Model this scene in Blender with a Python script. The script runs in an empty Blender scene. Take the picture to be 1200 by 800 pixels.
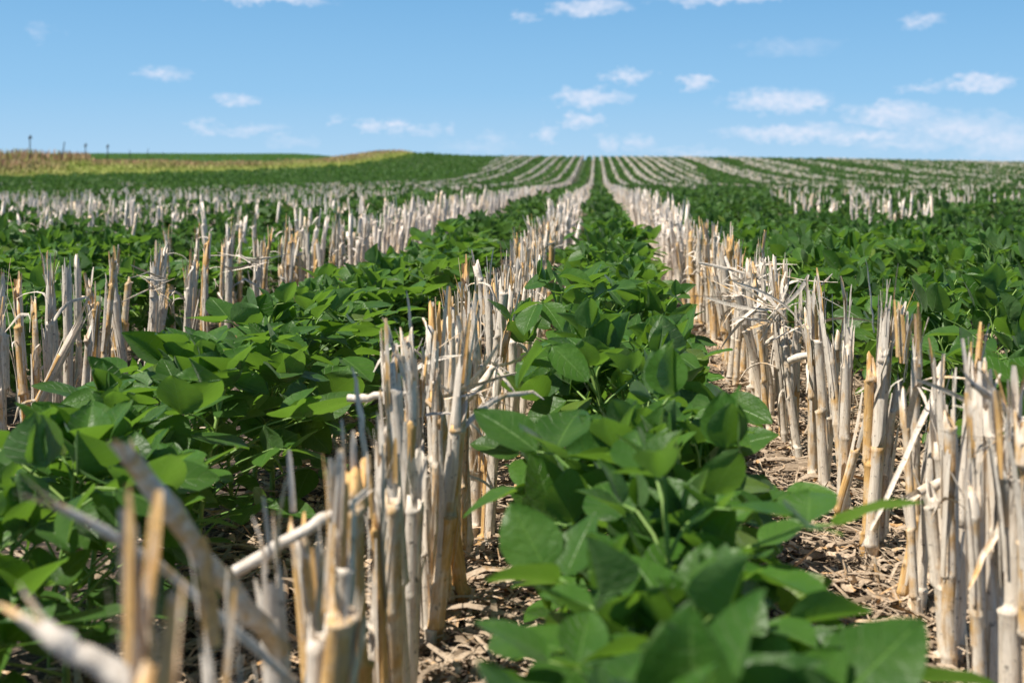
import bpy, math, random
import numpy as np
from mathutils import Vector, Matrix

random.seed(7)
RNG = np.random.default_rng(11)
SC = bpy.context.scene
C = SC.collection
H = 0.705            # height of the lens above the near ground
F = 1350.0           # focal length in photo pixels (1200 wide)

# ------------------------------------------------------------------ camera
cd = bpy.data.cameras.new('camera')
cam = bpy.data.objects.new('camera', cd)
C.objects.link(cam)
cam.location = (0, 0, H)
cam.rotation_euler = (math.radians(90), 0, 0)
cd.sensor_width = 36
cd.lens = F / 1200 * 36
cd.shift_x = -0.0825
cd.shift_y = -0.1625
cd.clip_start = 0.02
cd.clip_end = 5000
cd.dof.use_dof = True
cd.dof.focus_distance = 2.7
cd.dof.aperture_fstop = 4.8
SC.camera = cam

# ------------------------------------------------------------------ sky + sun
SUN_EL, SUN_AZ = 60.0, 245.0          # azimuth clockwise from +Y: behind the camera, to the left
w = bpy.data.worlds.new('World'); SC.world = w; w.use_nodes = True
nt = w.node_tree; nt.nodes.clear()
def N(t, **k):
    n = nt.nodes.new(t)
    for a, b in k.items(): setattr(n, a, b)
    return n
def L(a, b): nt.links.new(a, b)
def M_(op, a, b=None, c=None, clamp=False):
    n = N('ShaderNodeMath', operation=op, use_clamp=clamp)
    for i, v in enumerate((a, b, c)):
        if v is None: continue
        if isinstance(v, (int, float)): n.inputs[i].default_value = v
        else: L(v, n.inputs[i])
    return n.outputs[0]
out = N('ShaderNodeOutputWorld'); bg = N('ShaderNodeBackground'); L(bg.outputs[0], out.inputs[0])
sky = N('ShaderNodeTexSky', sky_type='NISHITA', sun_disc=False)
sky.sun_elevation = math.radians(SUN_EL); sky.sun_rotation = math.radians(SUN_AZ)
sky.altitude = 400; sky.air_density = 1.0; sky.dust_density = 0.25; sky.ozone_density = 2.5
tint = N('ShaderNodeMixRGB', blend_type='MULTIPLY'); tint.inputs[0].default_value = 1
tint.inputs[2].default_value = (1.0, 1.0, 1.05, 1)
L(sky.outputs[0], tint.inputs[1])
geo = N('ShaderNodeTexCoord')
sep = N('ShaderNodeSeparateXYZ'); L(geo.outputs['Generated'], sep.inputs[0])
az = M_('ARCTAN2', sep.outputs[0], sep.outputs[1])
el = M_('ARCSINE', sep.outputs[2])
comb = N('ShaderNodeCombineXYZ'); L(az, comb.inputs[0]); L(el, comb.inputs[1])
def noise_vec(scale, detail, amt, sx=1.0, sy=1.0):
    mp = N('ShaderNodeVectorMath', operation='MULTIPLY'); L(comb.outputs[0], mp.inputs[0]); mp.inputs[1].default_value = (sx, sy, 1)
    nz = N('ShaderNodeTexNoise'); nz.inputs['Scale'].default_value = scale; nz.inputs['Detail'].default_value = detail
    L(mp.outputs[0], nz.inputs['Vector'])
    s = N('ShaderNodeVectorMath', operation='SUBTRACT'); L(nz.outputs['Color'], s.inputs[0]); s.inputs[1].default_value = (.5, .5, .5)
    m = N('ShaderNodeVectorMath', operation='MULTIPLY'); L(s.outputs[0], m.inputs[0]); m.inputs[1].default_value = amt
    return m.outputs[0], nz.outputs['Fac']
nv, nf = noise_vec(55, 6, (0.05, 0.017, 0), 1, 2.0)
nv2, nf2 = noise_vec(150, 6, (0.018, 0.011, 0), 1, 1.3)
a1 = N('ShaderNodeVectorMath', operation='ADD'); L(comb.outputs[0], a1.inputs[0]); L(nv, a1.inputs[1])
a2 = N('ShaderNodeVectorMath', operation='ADD'); L(a1.outputs[0], a2.inputs[0]); L(nv2, a2.inputs[1])
CL = [(320,0,75,7,.8),(690,9,52,12,.95),(612,18,18,8,.5),(850,-2,90,8,.7),(1080,25,26,9,.5),(190,86,34,9,.55),(278,117,24,9,.65),
      (237,149,18,10,.5),(295,151,44,8,.4),(345,165,34,8,.32),(395,143,12,7,.35),(432,146,18,10,.7),(462,147,18,11,.7),(492,151,24,9,.45),
      (527,152,12,7,.35),(580,162,28,11,.3),(640,157,17,11,.6),(715,168,17,11,.45),(690,115,50,12,.95),(735,90,32,9,.75),(816,97,25,11,.95),
      (680,142,30,10,.75),(750,166,20,12,.4),(912,118,64,17,.9),(950,122,22,12,.95),(1042,134,58,16,.85),(925,156,92,12,.85),(1010,160,70,9,.7),
      (1148,98,42,13,1.0),(1080,102,32,7,.5),(1125,152,75,22,.62),(1180,165,60,26,.55),(1060,170,60,9,.45),(925,56,60,12,.2),(47,38,16,9,.2),
      (810,178,70,7,.3),(560,172,50,8,.2),(-150,60,60,14,.8),(1400,80,90,20,.8),(1330,150,90,18,.7),(-60,140,40,10,.6)]
acc = None
for (x, y, hw, hh, s) in CL:
    ca = math.atan((x-699)/F); ce = math.atan((205-y)/F*math.cos(ca))
    sub = N('ShaderNodeVectorMath', operation='SUBTRACT'); L(a2.outputs[0], sub.inputs[0]); sub.inputs[1].default_value = (ca, ce, 0)
    mul = N('ShaderNodeVectorMath', operation='MULTIPLY'); L(sub.outputs[0], mul.inputs[0]); mul.inputs[1].default_value = (F/hw, F/hh, 0)
    ln = N('ShaderNodeVectorMath', operation='LENGTH'); L(mul.outputs[0], ln.inputs[0])
    v = M_('MULTIPLY_ADD', ln.outputs['Value'], -s, s*1.05)
    acc = v if acc is None else M_('MAXIMUM', acc, v)
mask = M_('MULTIPLY', acc, 1.65, clamp=True)
wisp = M_('MULTIPLY_ADD', nf2, 1.3, 0.15)
mask = M_('MULTIPLY', mask, wisp, clamp=True)
mask = M_('MULTIPLY', mask, 0.72)
mixc = N('ShaderNodeMixRGB'); L(mask, mixc.inputs[0])
elr = N('ShaderNodeValToRGB'); L(M_('MULTIPLY', el, 2.0, clamp=True), elr.inputs[0])
rc = elr.color_ramp; rc.elements[0].position = 0; rc.elements[0].color = (.42, .63, .83, 1); rc.elements[1].position = .34; rc.elements[1].color = (.17, .455, .80, 1)
e_ = rc.elements.new(.14); e_.color = (.27, .54, .83, 1); e_ = rc.elements.new(1.0); e_.color = (.05, .13, .34, 1)
els = N('ShaderNodeVectorMath', operation='SCALE'); L(elr.outputs[0], els.inputs[0]); els.inputs['Scale'].default_value = 14.6
low = N('ShaderNodeMixRGB'); L(M_('MULTIPLY_ADD', el, -1.6, 1.0, clamp=True), low.inputs[0]); L(tint.outputs[0], low.inputs[1]); L(els.outputs[0], low.inputs[2])
L(low.outputs[0], mixc.inputs[1]); mixc.inputs[2].default_value = (11.4, 11.8, 13.4, 1)
L(mixc.outputs[0], bg.inputs[0]); bg.inputs[1].default_value = 0.055

sd = bpy.data.lights.new('sun', 'SUN'); sd.energy = 5.0; sd.angle = math.radians(0.53); sd.color = (1.0, 0.93, 0.83)
sun = bpy.data.objects.new('sun', sd); C.objects.link(sun)
_a, _e = math.radians(SUN_AZ), math.radians(SUN_EL)
sdir = Vector((math.sin(_a)*math.cos(_e), math.cos(_a)*math.cos(_e), math.sin(_e)))
sun.rotation_euler = sdir.to_track_quat('Z', 'Y').to_euler()
SC.view_settings.view_transform = 'Standard'; SC.view_settings.look = 'None'
SC.view_settings.exposure = 0.45; SC.view_settings.gamma = 1.0; SC.view_settings.use_curve_mapping = False

# ------------------------------------------------------------------ terrain
def sstep(a, b, x):
    t = np.clip((np.asarray(x, float)-a)/(b-a), 0, 1); return t*t*(3-2*t)
YC = np.array([0, 20, 30, 38, 50, 62, 75, 90, 105, 116, 124, 140, 200, 400, 2500.])
ZC = np.array([0, -.01, -.05, -.09, -.07, .06, .42, 1.05, 1.78, 2.20, 2.34, 2.25, 2.0, 1.5, 0.])
ZR = np.array([0, -.01, -.05, -.09, -.08, .02, .26, .78, 1.32, 1.64, 1.72, 1.6, 1.4, 1.0, 0.])
YL = np.array([0, 30, 50, 70, 85, 100, 130, 170, 220, 260, 300, 500, 2500.])
ZL = np.array([0, -.10, 0, .26, .86, 1.35, 1.9, 2.9, 4.4, 5.1, 5.2, 4.4, 0.])
def ground_z(X, Y):
    X = np.asarray(X, float); Y = np.asarray(Y, float)
    u = X/np.maximum(Y, 1.0)
    zc = np.interp(Y, YC, ZC); zr = np.interp(Y, YC, ZR); zl = np.interp(Y, YL, ZL)
    wr = sstep(0.02, 0.42, u); zc = zc*(1-wr)+zr*wr
    wl = 1-sstep(-0.27, -0.14, u)
    z = zc*(1-wl)+zl*wl
    # grassy bank
    z = z + .55*np.exp(-((u+.175)/.045)**2)*np.exp(-((Y-128)/18)**2)
    z = z + 0.40*np.exp(-((u+.50)/.06)**2)*np.exp(-((Y-88)/12)**2)
    far = sstep(20, 45, Y)
    z = z + far*0.05*np.sin(X*.13+1)*np.sin(Y*.09)
    return z
def edge_Y(u):      # where the bean field ends and the grass begins
    return np.interp(u, [-.62, -.50, -.3, -.22, -.18, -.15, -.13], [66, 70, 84, 96, 108, 122, 135])

def smooth_noise(X, Y, s, seed=0):
    return (np.sin(X*s*1.3+seed)+np.sin(Y*s*1.7+seed*2.1)+np.sin((X+Y)*s*.9+seed*.7)+np.sin((X-Y*.6)*s*2.3+seed))/4

# ------------------------------------------------------------------ materials
class MT:
    def __init__(s, name):
        s.m = bpy.data.materials.new(name); s.m.use_nodes = True; s.t = s.m.node_tree; s.t.nodes.clear()
        s.out = s.n('ShaderNodeOutputMaterial'); s.b = s.n('ShaderNodeBsdfPrincipled'); s.l(s.b.outputs[0], s.out.inputs[0])
    def n(s, t, **k):
        x = s.t.nodes.new(t)
        for a, b in k.items(): setattr(x, a, b)
        return x
    def l(s, a, b): s.t.links.new(a, b)
    def math(s, op, a, b=None, c=None, clamp=False):
        x = s.n('ShaderNodeMath', operation=op, use_clamp=clamp)
        for i, v in enumerate((a, b, c)):
            if v is None: continue
            if isinstance(v, (int, float)): x.inputs[i].default_value = v
            else: s.l(v, x.inputs[i])
        return x.outputs[0]
    def mix(s, f, a, b, bt='MIX'):
        x = s.n('ShaderNodeMixRGB', blend_type=bt)
        for i, v in enumerate((f, a, b)):
            if isinstance(v, (int, float)): x.inputs[i].default_value = v
            elif isinstance(v, tuple): x.inputs[i].default_value = v if len(v) == 4 else v+(1,)
            else: s.l(v, x.inputs[i])
        return x.outputs[0]
    def ramp(s, f, stops):
        x = s.n('ShaderNodeValToRGB'); r = x.color_ramp
        while len(r.elements) < len(stops): r.elements.new(.5)
        for e, (p, c) in zip(r.elements, stops):
            e.position = p; e.color = c if len(c) == 4 else c+(1,)
        s.l(f, x.inputs[0]); return x.outputs[0]
    def noise(s, vec, scale, detail=4, rough=.55):
        x = s.n('ShaderNodeTexNoise'); x.inputs['Scale'].default_value = scale; x.inputs['Detail'].default_value = detail; x.inputs['Roughness'].default_value = rough
        if vec is not None: s.l(vec, x.inputs['Vector'])
        return x.outputs['Fac']
    def attr(s, name): return s.n('ShaderNodeAttribute', attribute_name=name).outputs['Fac']
    def bump(s, h, strength=.5, dist=.01):
        x = s.n('ShaderNodeBump'); x.inputs['Strength'].default_value = strength; x.inputs['Distance'].default_value = dist
        s.l(h, x.inputs['Height']); s.l(x.outputs[0], s.b.inputs['Normal']); return x.outputs[0]

def leaf_material(name, base_a, base_b, trans, near):
    M = MT(name)
    r = M.attr('rnd')
    orn = M.n('ShaderNodeObjectInfo').outputs['Random']
    rr = M.math('FRACT', M.math('ADD', r, M.math('MULTIPLY', orn, 3.7)))
    col = M.mix(rr, base_a, base_b)
    tc = M.n('ShaderNodeTexCoord')
    ns = M.noise(tc.outputs['Object'], 28, 3)
    col = M.mix(M.math('MULTIPLY_ADD', ns, 1.2, -.35, True), col, M.mix(.5, col, (.16, .30, .05)))
    col = M.mix(M.math('MULTIPLY', M.math('GREATER_THAN', r, .965), .35), col, (.26, .32, .04))
    geo_ = M.n('ShaderNodeNewGeometry')
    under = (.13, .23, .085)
    if near:
        uv = M.n('ShaderNodeUVMap', uv_map='UVMap')
        sp = M.n('ShaderNodeSeparateXYZ'); M.l(uv.outputs[0], sp.inputs[0])
        t = M.math('ABSOLUTE', M.math('MULTIPLY_ADD', sp.outputs[0], 2.0, -1.0))
        warp = M.noise(tc.outputs['Object'], 45, 2)
        ph = M.math('ADD', M.math('ADD', M.math('MULTIPLY', sp.outputs[1], 6.2), M.math('MULTIPLY', M.math('POWER', t, 1.25), -1.5)), M.math('MULTIPLY', warp, .9))
        tri = M.math('ABSOLUTE', M.math('MULTIPLY_ADD', M.math('FRACT', ph), 2.0, -1.0))
        lat = M.math('MULTIPLY_ADD', tri, 9.0, -8.0, True)
        mid = M.math('MULTIPLY_ADD', t, -16.0, 1.0, True)
        vein = M.math('MAXIMUM', M.math('MULTIPLY', lat, .55), mid)
        col = M.mix(M.math('MULTIPLY', vein, .65), col, (.17, .32, .07))
        fine = M.noise(tc.outputs['Object'], 230, 3)
        puff = M.noise(tc.outputs['Object'], 75, 2)
        hgt = M.math('ADD', M.math('MULTIPLY', lat, -.8), M.math('ADD', M.math('ADD', M.math('MULTIPLY', fine, .5), M.math('MULTIPLY', puff, 1.2)), M.math('MULTIPLY', mid, -.6)))
        M.bump(hgt, .6, .0022)
        sp_ = M.math('MULTIPLY_ADD', M.noise(tc.outputs['Object'], 190, 2), 20.0, -14.6, True)
        col = M.mix(M.math('MULTIPLY', sp_, .6), col, (.16, .12, .05))
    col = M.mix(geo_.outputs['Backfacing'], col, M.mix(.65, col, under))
    M.l(col, M.b.inputs['Base Color'])
    M.b.inputs['Roughness'].default_value = .44 if near else .55
    M.b.inputs['Specular IOR Level'].default_value = .36 if near else .3
    M.b.inputs['Sheen Weight'].default_value = .10; M.b.inputs['Sheen Roughness'].default_value = .4
    tr = M.n('ShaderNodeBsdfTranslucent')
    M.l(M.mix(.7, col, trans), tr.inputs[0])
    ms = M.n('ShaderNodeMixShader'); ms.inputs[0].default_value = .38 if near else .28
    M.l(M.b.outputs[0], ms.inputs[1]); M.l(tr.outputs[0], ms.inputs[2]); M.l(ms.outputs[0], M.out.inputs[0])
    return M.m
LEAF = leaf_material('soybean_leaf', (.022, .080, .011), (.056, .158, .017), (.23, .46, .018), True)
LEAF_FAR = leaf_material('soybean_leaf_far', (.021, .070, .010), (.050, .130, .017), (.14, .32, .025), False)

M = MT('soybean_stem')
M.l(M.mix(M.attr('rnd'), (.14, .27, .05), (.24, .36, .09)), M.b.inputs['Base Color']); M.b.inputs['Roughness'].default_value = .6
STEM = M.m

def straw_material(name, golden, vertical=True, dark=.5, litter=False):
    M = MT(name)
    tc = M.n('ShaderNodeTexCoord')
    r = M.attr('rnd'); orn = M.n('ShaderNodeObjectInfo').outputs['Random']
    rr = M.math('FRACT', M.math('ADD', r, M.math('MULTIPLY', orn, 5.3)))
    off = M.n('ShaderNodeCombineXYZ'); M.l(M.math('MULTIPLY', rr, 7.0), off.inputs[0]); M.l(M.math('MULTIPLY', rr, 3.0), off.inputs[2])
    vv = M.n('ShaderNodeVectorMath', operation='ADD'); M.l(tc.outputs['Object'], vv.inputs[0]); M.l(off.outputs[0], vv.inputs[1])
    mp = M.n('ShaderNodeMapping'); M.l(vv.outputs[0], mp.inputs[0])
    mp.inputs['Scale'].default_value = (1, 1, .09 if vertical else 1)
    streak = M.noise(mp.outputs[0], 320 if vertical else 120, 4, .65)
    blot = M.noise(vv.outputs[0], 22, 4, .6)
    fineb = M.noise(vv.outputs[0], 90, 4, .7)
    mp2 = M.n('ShaderNodeMapping'); M.l(vv.outputs[0], mp2.inputs[0]); mp2.inputs['Scale'].default_value = (1, 1, .22 if vertical else 1)
    patch = M.noise(mp2.outputs[0], 75, 4, .65)
    pale = M.mix(M.math('MULTIPLY_ADD', streak, 2.4, -.7, True), (.54, .45, .35), (.90, .82, .70))
    gold = M.mix(M.math('MULTIPLY_ADD', streak, 2.0, -.5, True), (.46, .24, .07), (.86, .58, .25))
    gm = M.math('MULTIPLY_ADD', M.math('ADD', M.math('ADD', M.math('MULTIPLY', blot, .8), M.math('MULTIPLY', patch, .6)), M.math('MULTIPLY', rr, .5)), 5.0, -5.0*(1.32-golden*.62), True)
    col = M.mix(gm, pale, gold)
    grey = M.math('MULTIPLY_ADD', patch, 6.0, -3.35, True)
    col = M.mix(M.math('MULTIPLY', grey, dark*.7), col, (.34, .30, .265))
    spot = M.math('MULTIPLY_ADD', fineb, 9.0, -5.3, True)
    col = M.mix(M.math('MULTIPLY', spot, dark), col, (.06, .05, .045))
    if litter: col = M.mix(1.0, col, M.mix(rr, (.30, .25, .20), (.84, .75, .66)), 'MULTIPLY')
    M.l(col, M.b.inputs['Base Color'])
    M.b.inputs['Roughness'].default_value = .62; M.b.inputs['Specular IOR Level'].default_value = .3
    M.bump(M.math('ADD', streak, M.math('MULTIPLY', fineb, .6)), .6, .0016)
    return M.m
STALK = straw_material('corn_stalk_rind', .72, dark=.8)
SHEATH = straw_material('corn_leaf_sheath', .22, dark=.8)
PALE_STALK = straw_material('weathered_broken_stalk', .45, vertical=False, dark=.35)
DRYLEAF = straw_material('dry_corn_leaf', .38, dark=.9)
RESIDUE = straw_material('field_residue', .34, vertical=False, dark=.7, litter=True)
M = MT('stalk_node'); M.b.inputs['Base Color'].default_value = (.20, .14, .09, 1); M.b.inputs['Roughness'].default_value = .8
NODE = M.m
def far_straw():
    M = MT('far_stubble')
    tc = M.n('ShaderNodeTexCoord'); r = M.attr('rnd')
    st = M.noise(tc.outputs['Object'], 14, 3, .7)
    col = M.ramp(M.math('FRACT', M.math('ADD', r, M.math('MULTIPLY', st, .5))),
                 [(0, (.93, .84, .74)), (.3, (.84, .74, .63)), (.5, (.84, .64, .42)), (.62, (.74, .64, .55)), (.8, (.92, .83, .74)), (1, (.70, .58, .46))])
    M.l(col, M.b.inputs['Base Color']); M.b.inputs['Roughness'].default_value = .7
    return M.m
FARSTRAW = far_straw()

def ground_material():
    M = MT('field_soil')
    tc = M.n('ShaderNodeTexCoord').outputs['Object']
    n1 = M.noise(tc, 60, 6, .7); n2 = M.noise(tc, 6, 4); n3 = M.noise(tc, 240, 3, .7)
    soil = M.mix(n2, (.04, .030, .022), (.08, .058, .042))
    bits = M.math('MULTIPLY_ADD', n1, 7.0, -3.4, True)
    straw = M.mix(n3, (.16, .11, .07), (.42, .32, .22))
    col = M.mix(M.math('MULTIPLY', bits, .75), soil, straw)
    green = M.mix(M.noise(tc, 2.5, 5, .7), (.022, .055, .014), (.05, .10, .025))
    gr = M.mix(M.noise(tc, .5, 5, .7), (.24, .31, .06), (.36, .34, .12))
    col = M.mix(M.attr('green'), col, green)
    col = M.mix(M.attr('grass'), col, gr)
    M.l(col, M.b.inputs['Base Color']); M.b.inputs['Roughness'].default_value = .92
    M.bump(M.math('ADD', n1, M.math('MULTIPLY', n3, .4)), .8, .02)
    return M.m
GROUND = ground_material()
M = MT('meadow_grass_blade')
g = M.attr('rnd'); hz = M.attr('hgt')
c1 = M.ramp(g, [(0, (.24, .33, .05)), (.5, (.38, .44, .09)), (.8, (.48, .44, .15)), (1, (.28, .36, .07))])
c2 = M.ramp(g, [(0, (.40, .20, .13)), (.5, (.52, .30, .20)), (1, (.50, .40, .20))])
M.l(M.mix(hz, c1, c2), M.b.inputs['Base Color']); M.b.inputs['Roughness'].default_value = .8
GRASS = M.m
M = MT('weathered_post'); tc = M.n('ShaderNodeTexCoord').outputs['Object']
M.l(M.mix(M.noise(tc, 9, 4), (.03, .03, .032), (.075, .07, .068)), M.b.inputs['Base Color']); M.b.inputs['Roughness'].default_value = .8
POST = M.m
M = MT('corn_cob_pith'); tc = M.n('ShaderNodeTexCoord').outputs['Object']
M.l(M.mix(M.noise(tc, 160, 3, .7), (.10, .03, .02), (.30, .13, .09)), M.b.inputs['Base Color']); M.b.inputs['Roughness'].default_value = .85
COB = M.m

# ------------------------------------------------------------------ mesh helpers
def np_mesh(name, V, Fq, mats, rnd=None, uv=None, matidx=None, extra=None, smooth=True):
    """V (n,3); Fq (m,4) quads"""
    me = bpy.data.meshes.new(name)
    V = np.asarray(V, np.float32); Fq = np.asarray(Fq, np.int32)
    me.vertices.add(len(V)); me.vertices.foreach_set('co', V.ravel())
    me.loops.add(Fq.size); me.loops.foreach_set('vertex_index', Fq.ravel())
    me.polygons.add(len(Fq)); me.polygons.foreach_set('loop_start', np.arange(0, Fq.size, 4, dtype=np.int32))
    me.update(calc_edges=True)
    if smooth: me.polygons.foreach_set('use_smooth', np.ones(len(Fq), bool))
    for m in mats: me.materials.append(m)
    if matidx is not None: me.polygons.foreach_set('material_index', np.asarray(matidx, np.int32))
    if rnd is not None:
        a = me.attributes.new('rnd', 'FLOAT', 'POINT'); a.data.foreach_set('value', np.asarray(rnd, np.float32))
    for k, v in (extra or {}).items():
        a = me.attributes.new(k, 'FLOAT', 'POINT'); a.data.foreach_set('value', np.asarray(v, np.float32))
    if uv is not None:
        l = me.uv_layers.new(name='UVMap'); l.data.foreach_set('uv', np.asarray(uv, np.float32)[Fq.ravel()].ravel())
    return me
class Acc:
    """collects vertex/quad batches"""
    def __init__(s): s.V = []; s.F = []; s.R = []; s.U = []; s.n = 0
    def add(s, V, Fq, r, uv=None):
        V = np.asarray(V, float); s.V.append(V); s.F.append(np.asarray(Fq)+s.n); s.n += len(V)
        s.R.append(np.full(len(V), r) if np.isscalar(r) else r)
        s.U.append(np.zeros((len(V), 2)) if uv is None else uv)
    def arrays(s):
        return np.concatenate(s.V), np.concatenate(s.F), np.concatenate(s.R), np.concatenate(s.U)
    def mesh(s, name, mat, smooth=True):
        V, Fq, R, U = s.arrays(); return np_mesh(name, V, Fq, [mat], R, U, smooth=smooth)
def link(name, me, parent=None):
    o = bpy.data.objects.new(name, me); C.objects.link(o)
    if parent: o.parent = parent
    return o
def tag(o, label=None, cat=None, group=None, kind=None):
    if label: o['label'] = label
    if cat: o['category'] = cat
    if group: o['group'] = group
    if kind: o['kind'] = kind
    return o
def grid_faces(nr, nc, closed=False):
    f = []
    for i in range(nr-1):
        for j in range(nc if closed else nc-1):
            a = i*nc+j; b = i*nc+(j+1) % nc; f.append((a, b, b+nc, a+nc))
    return np.array(f)
def tube(acc, pts, radii, sides=5, r=0.5):
    pts = np.asarray(pts, float); n = len(pts)
    T = np.gradient(pts, axis=0); T /= np.linalg.norm(T, axis=1)[:, None]+1e-9
    ref = np.array([.37, .61, .7]); A = np.cross(T, ref); A /= np.linalg.norm(A, axis=1)[:, None]; B = np.cross(T, A)
    th = np.linspace(0, 2*np.pi, sides, endpoint=False)
    ring = pts[:, None, :]+np.asarray(radii)[:, None, None]*(np.cos(th)[None, :, None]*A[:, None, :]+np.sin(th)[None, :, None]*B[:, None, :])
    acc.add(ring.reshape(-1, 3), grid_faces(n, sides, True), r)
def ribbon(acc, pts, widths, side, cup=.3, r=.5, nw=3):
    """flat strip along pts, with 'side' as the width direction and a slight cup"""
    pts = np.asarray(pts, float); n = len(pts)
    T = np.gradient(pts, axis=0); T /= np.linalg.norm(T, axis=1)[:, None]+1e-9
    S = np.asarray(side, float); S = S if S.ndim == 2 else np.repeat(S[None], n, 0)
    S = S-(S*T).sum(1)[:, None]*T; S /= np.linalg.norm(S, axis=1)[:, None]+1e-9
    Nn = np.cross(S, T)
    t = np.linspace(-1, 1, nw)
    W = np.asarray(widths)[:, None, None]
    V = pts[:, None, :]+W*t[None, :, None]*S[:, None, :]+W*cup*(t**2)[None, :, None]*Nn[:, None, :]
    acc.add(V.reshape(-1, 3), grid_faces(n, nw), r)

# ------------------------------------------------------------------ the ground
def build_ground():
    ys = np.concatenate([np.linspace(-3, 12, 46), np.linspace(12.5, 60, 76), np.linspace(61, 150, 90), np.linspace(155, 420, 50), np.linspace(460, 2500, 18)])
    us = np.concatenate([np.linspace(-3.0, -.75, 16), np.linspace(-.7, .55, 130), np.linspace(.6, 3.0, 16)])
    W = np.maximum(ys, 6.0)
    X = us[None, :]*W[:, None]; Y = np.repeat(ys[:, None], len(us), 1)
    Z = ground_z(X, Y)
    near = 1-sstep(8, 14, Y)
    Z = Z+near*0.006*smooth_noise(X, Y, 9, 3)
    V = np.stack([X, Y, Z], -1).reshape(-1, 3)
    u = X/np.maximum(Y, 1)
    e = edge_Y(u)
    left = (u < -.135)
    grass = left*sstep(-1.0, 1.5, Y-e)*(1-sstep(32, 44, Y-e))
    green = np.clip(sstep(38, 80, Y)*.75*(1-grass) + left*sstep(30, 40, Y-e), 0, 1)
    me = np_mesh('ground', V, grid_faces(len(ys), len(us)), [GROUND], extra={'grass': grass.ravel(), 'green': green.ravel()})
    o = link('ground', me); tag(o, kind='structure')
build_ground()

# ------------------------------------------------------------------ soybean plants
def leaflet_template(nl, nw):
    s = (1-np.cos(np.pi*np.linspace(0, 1, nl)))/2; t = np.linspace(-1, 1, nw)
    if nl <= 3: s = np.linspace(0, 1, nl)
    prof = np.sin(np.pi*np.clip(s, 0, 1)**.76)**.74
    prof[0] = .08; prof[-1] = .02
    return s, t, prof
def leaflet_verts(tmpl, P, D, Nn, Lh, fold, curl, wavep, width=.37):
    s, t, prof = tmpl
    S_ = np.cross(D, Nn)
    ss, tt = np.meshgrid(s, t, indexing='ij')
    hw = (prof*width*Lh)[:, None]*np.ones_like(tt)
    x = tt*hw
    z = fold*np.abs(tt)**1.3*hw - curl*Lh*ss**2 + .022*Lh*np.sin(ss*9+wavep+tt*2)*np.abs(tt)**1.5 + .02*Lh*np.sin(tt*5+wavep*3+ss*4)*np.abs(tt)
    y = ss*Lh
    V = P[None, None]+x[..., None]*S_+y[..., None]*D+z[..., None]*Nn
    uv = np.stack([tt*.5+.5, ss], -1)
    return V.reshape(-1, 3), uv.reshape(-1, 2)
def rot_about(v, axis, a):
    axis = axis/np.linalg.norm(axis); return v*math.cos(a)+np.cross(axis, v)*math.sin(a)+axis*np.dot(axis, v)*(1-math.cos(a))
def plant_design(seed, nodes=10, hgt=.34, size=1.0, spread=1.0):
    """returns leaflets (P,D,N,L,fold,curl,wave,rnd) and tubes (pts,radii)"""
    g = random.Random(seed+40)
    leaflets, tubes = [], []
    lean = np.array([g.uniform(-.06, .06), g.uniform(-.06, .06), 0])
    def stem_at(z): return np.array([lean[0]*(z/.34)**2*1.0, lean[1]*(z/.34)**2, z])
    zs = np.linspace(0, hgt, 7); tubes.append((np.array([stem_at(z) for z in zs]), np.linspace(.0042, .002, 7)))
    a = g.uniform(0, 6.28)
    for i in range(nodes):
        f = i/(nodes-1)
        z = .045+(hgt-.045)*f
        a += math.pi+g.uniform(-.9, .9)
        P0 = stem_at(z)
        top = f > .8
        pel = math.radians(g.uniform(30, 62) if not top else g.uniform(60, 82))
        pl = (g.uniform(.075, .15) if not top else g.uniform(.025, .07))*spread
        if f < .3: pl *= .8; 
        out = np.array([math.cos(a), math.sin(a), 0.]); up = np.array([0, 0, 1.])
        d = out*math.cos(pel)+up*math.sin(pel)
        P1 = P0+d*pl*.6; P2 = P1+(out*math.cos(pel*.7)+up*math.sin(pel*.7))*pl*.4
        tubes.append((np.array([P0, P0*.5+P1*.5+up*.002, P1, P2]), np.array([.0022, .0018, .0016, .0014])))
        L0 = size*(g.uniform(.048, .078) if not top else g.uniform(.035, .070))
        if f < .25: L0 *= .8
        tilt = g.gauss(.08, .3)+(.5 if top else 0)
        q_ = g.random()
        if q_ < .45: tilt += .80
        elif q_ < .62: tilt -= .75
        for k in (-1, 0, 1):
            aa = a+k*math.radians(g.uniform(65, 100))
            o2 = np.array([math.cos(aa), math.sin(aa), 0.])
            tl = tilt+g.gauss(-.05, .28)
            D = o2*math.cos(tl)+up*math.sin(tl)
            Nn = up*math.cos(tl)-o2*math.sin(tl)
            roll = g.gauss(0, .5)
            Nn = rot_about(Nn, D, roll)
            st = P2+(out*.016 if k == 0 else 0)
            if k == 0: tubes.append((np.array([P2, st+D*.003]), np.array([.0014, .001])))
            st = st+D*.004
            leaflets.append((st, D, Nn, L0*(1.06 if k == 0 else g.uniform(.86, 1.0)), g.uniform(.08, .42) if not (top and g.random() < .5) else g.uniform(.6, 1.1),
                             g.uniform(.03, .28), g.uniform(0, 6.28), g.random(), g.uniform(.35, .43)))
    return leaflets, tubes
def build_leaf_mesh(name, leaflets, nl, nw, mat, stride=1, enlarge=1.0):
    acc = Acc(); tm = leaflet_template(nl, nw); ff = grid_faces(nl, nw)
    for lf in leaflets[::stride]:
        P, D, Nn, L0, fold, curl, wv, rd, wd = lf
        V, uv = leaflet_verts(tm, P, D, Nn, L0*enlarge, fold, curl, wv, wd)
        acc.add(V, ff, rd, uv)
    return acc
N_PROTO = 12
designs = [plant_design(100+i, nodes=random.choice([17, 18, 19]), hgt=random.uniform(.26, .33)) for i in range(N_PROTO)]
soy_hi, soy_mid, soy_raw, soy_low, soy_far = [], [], [], [], []
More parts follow.
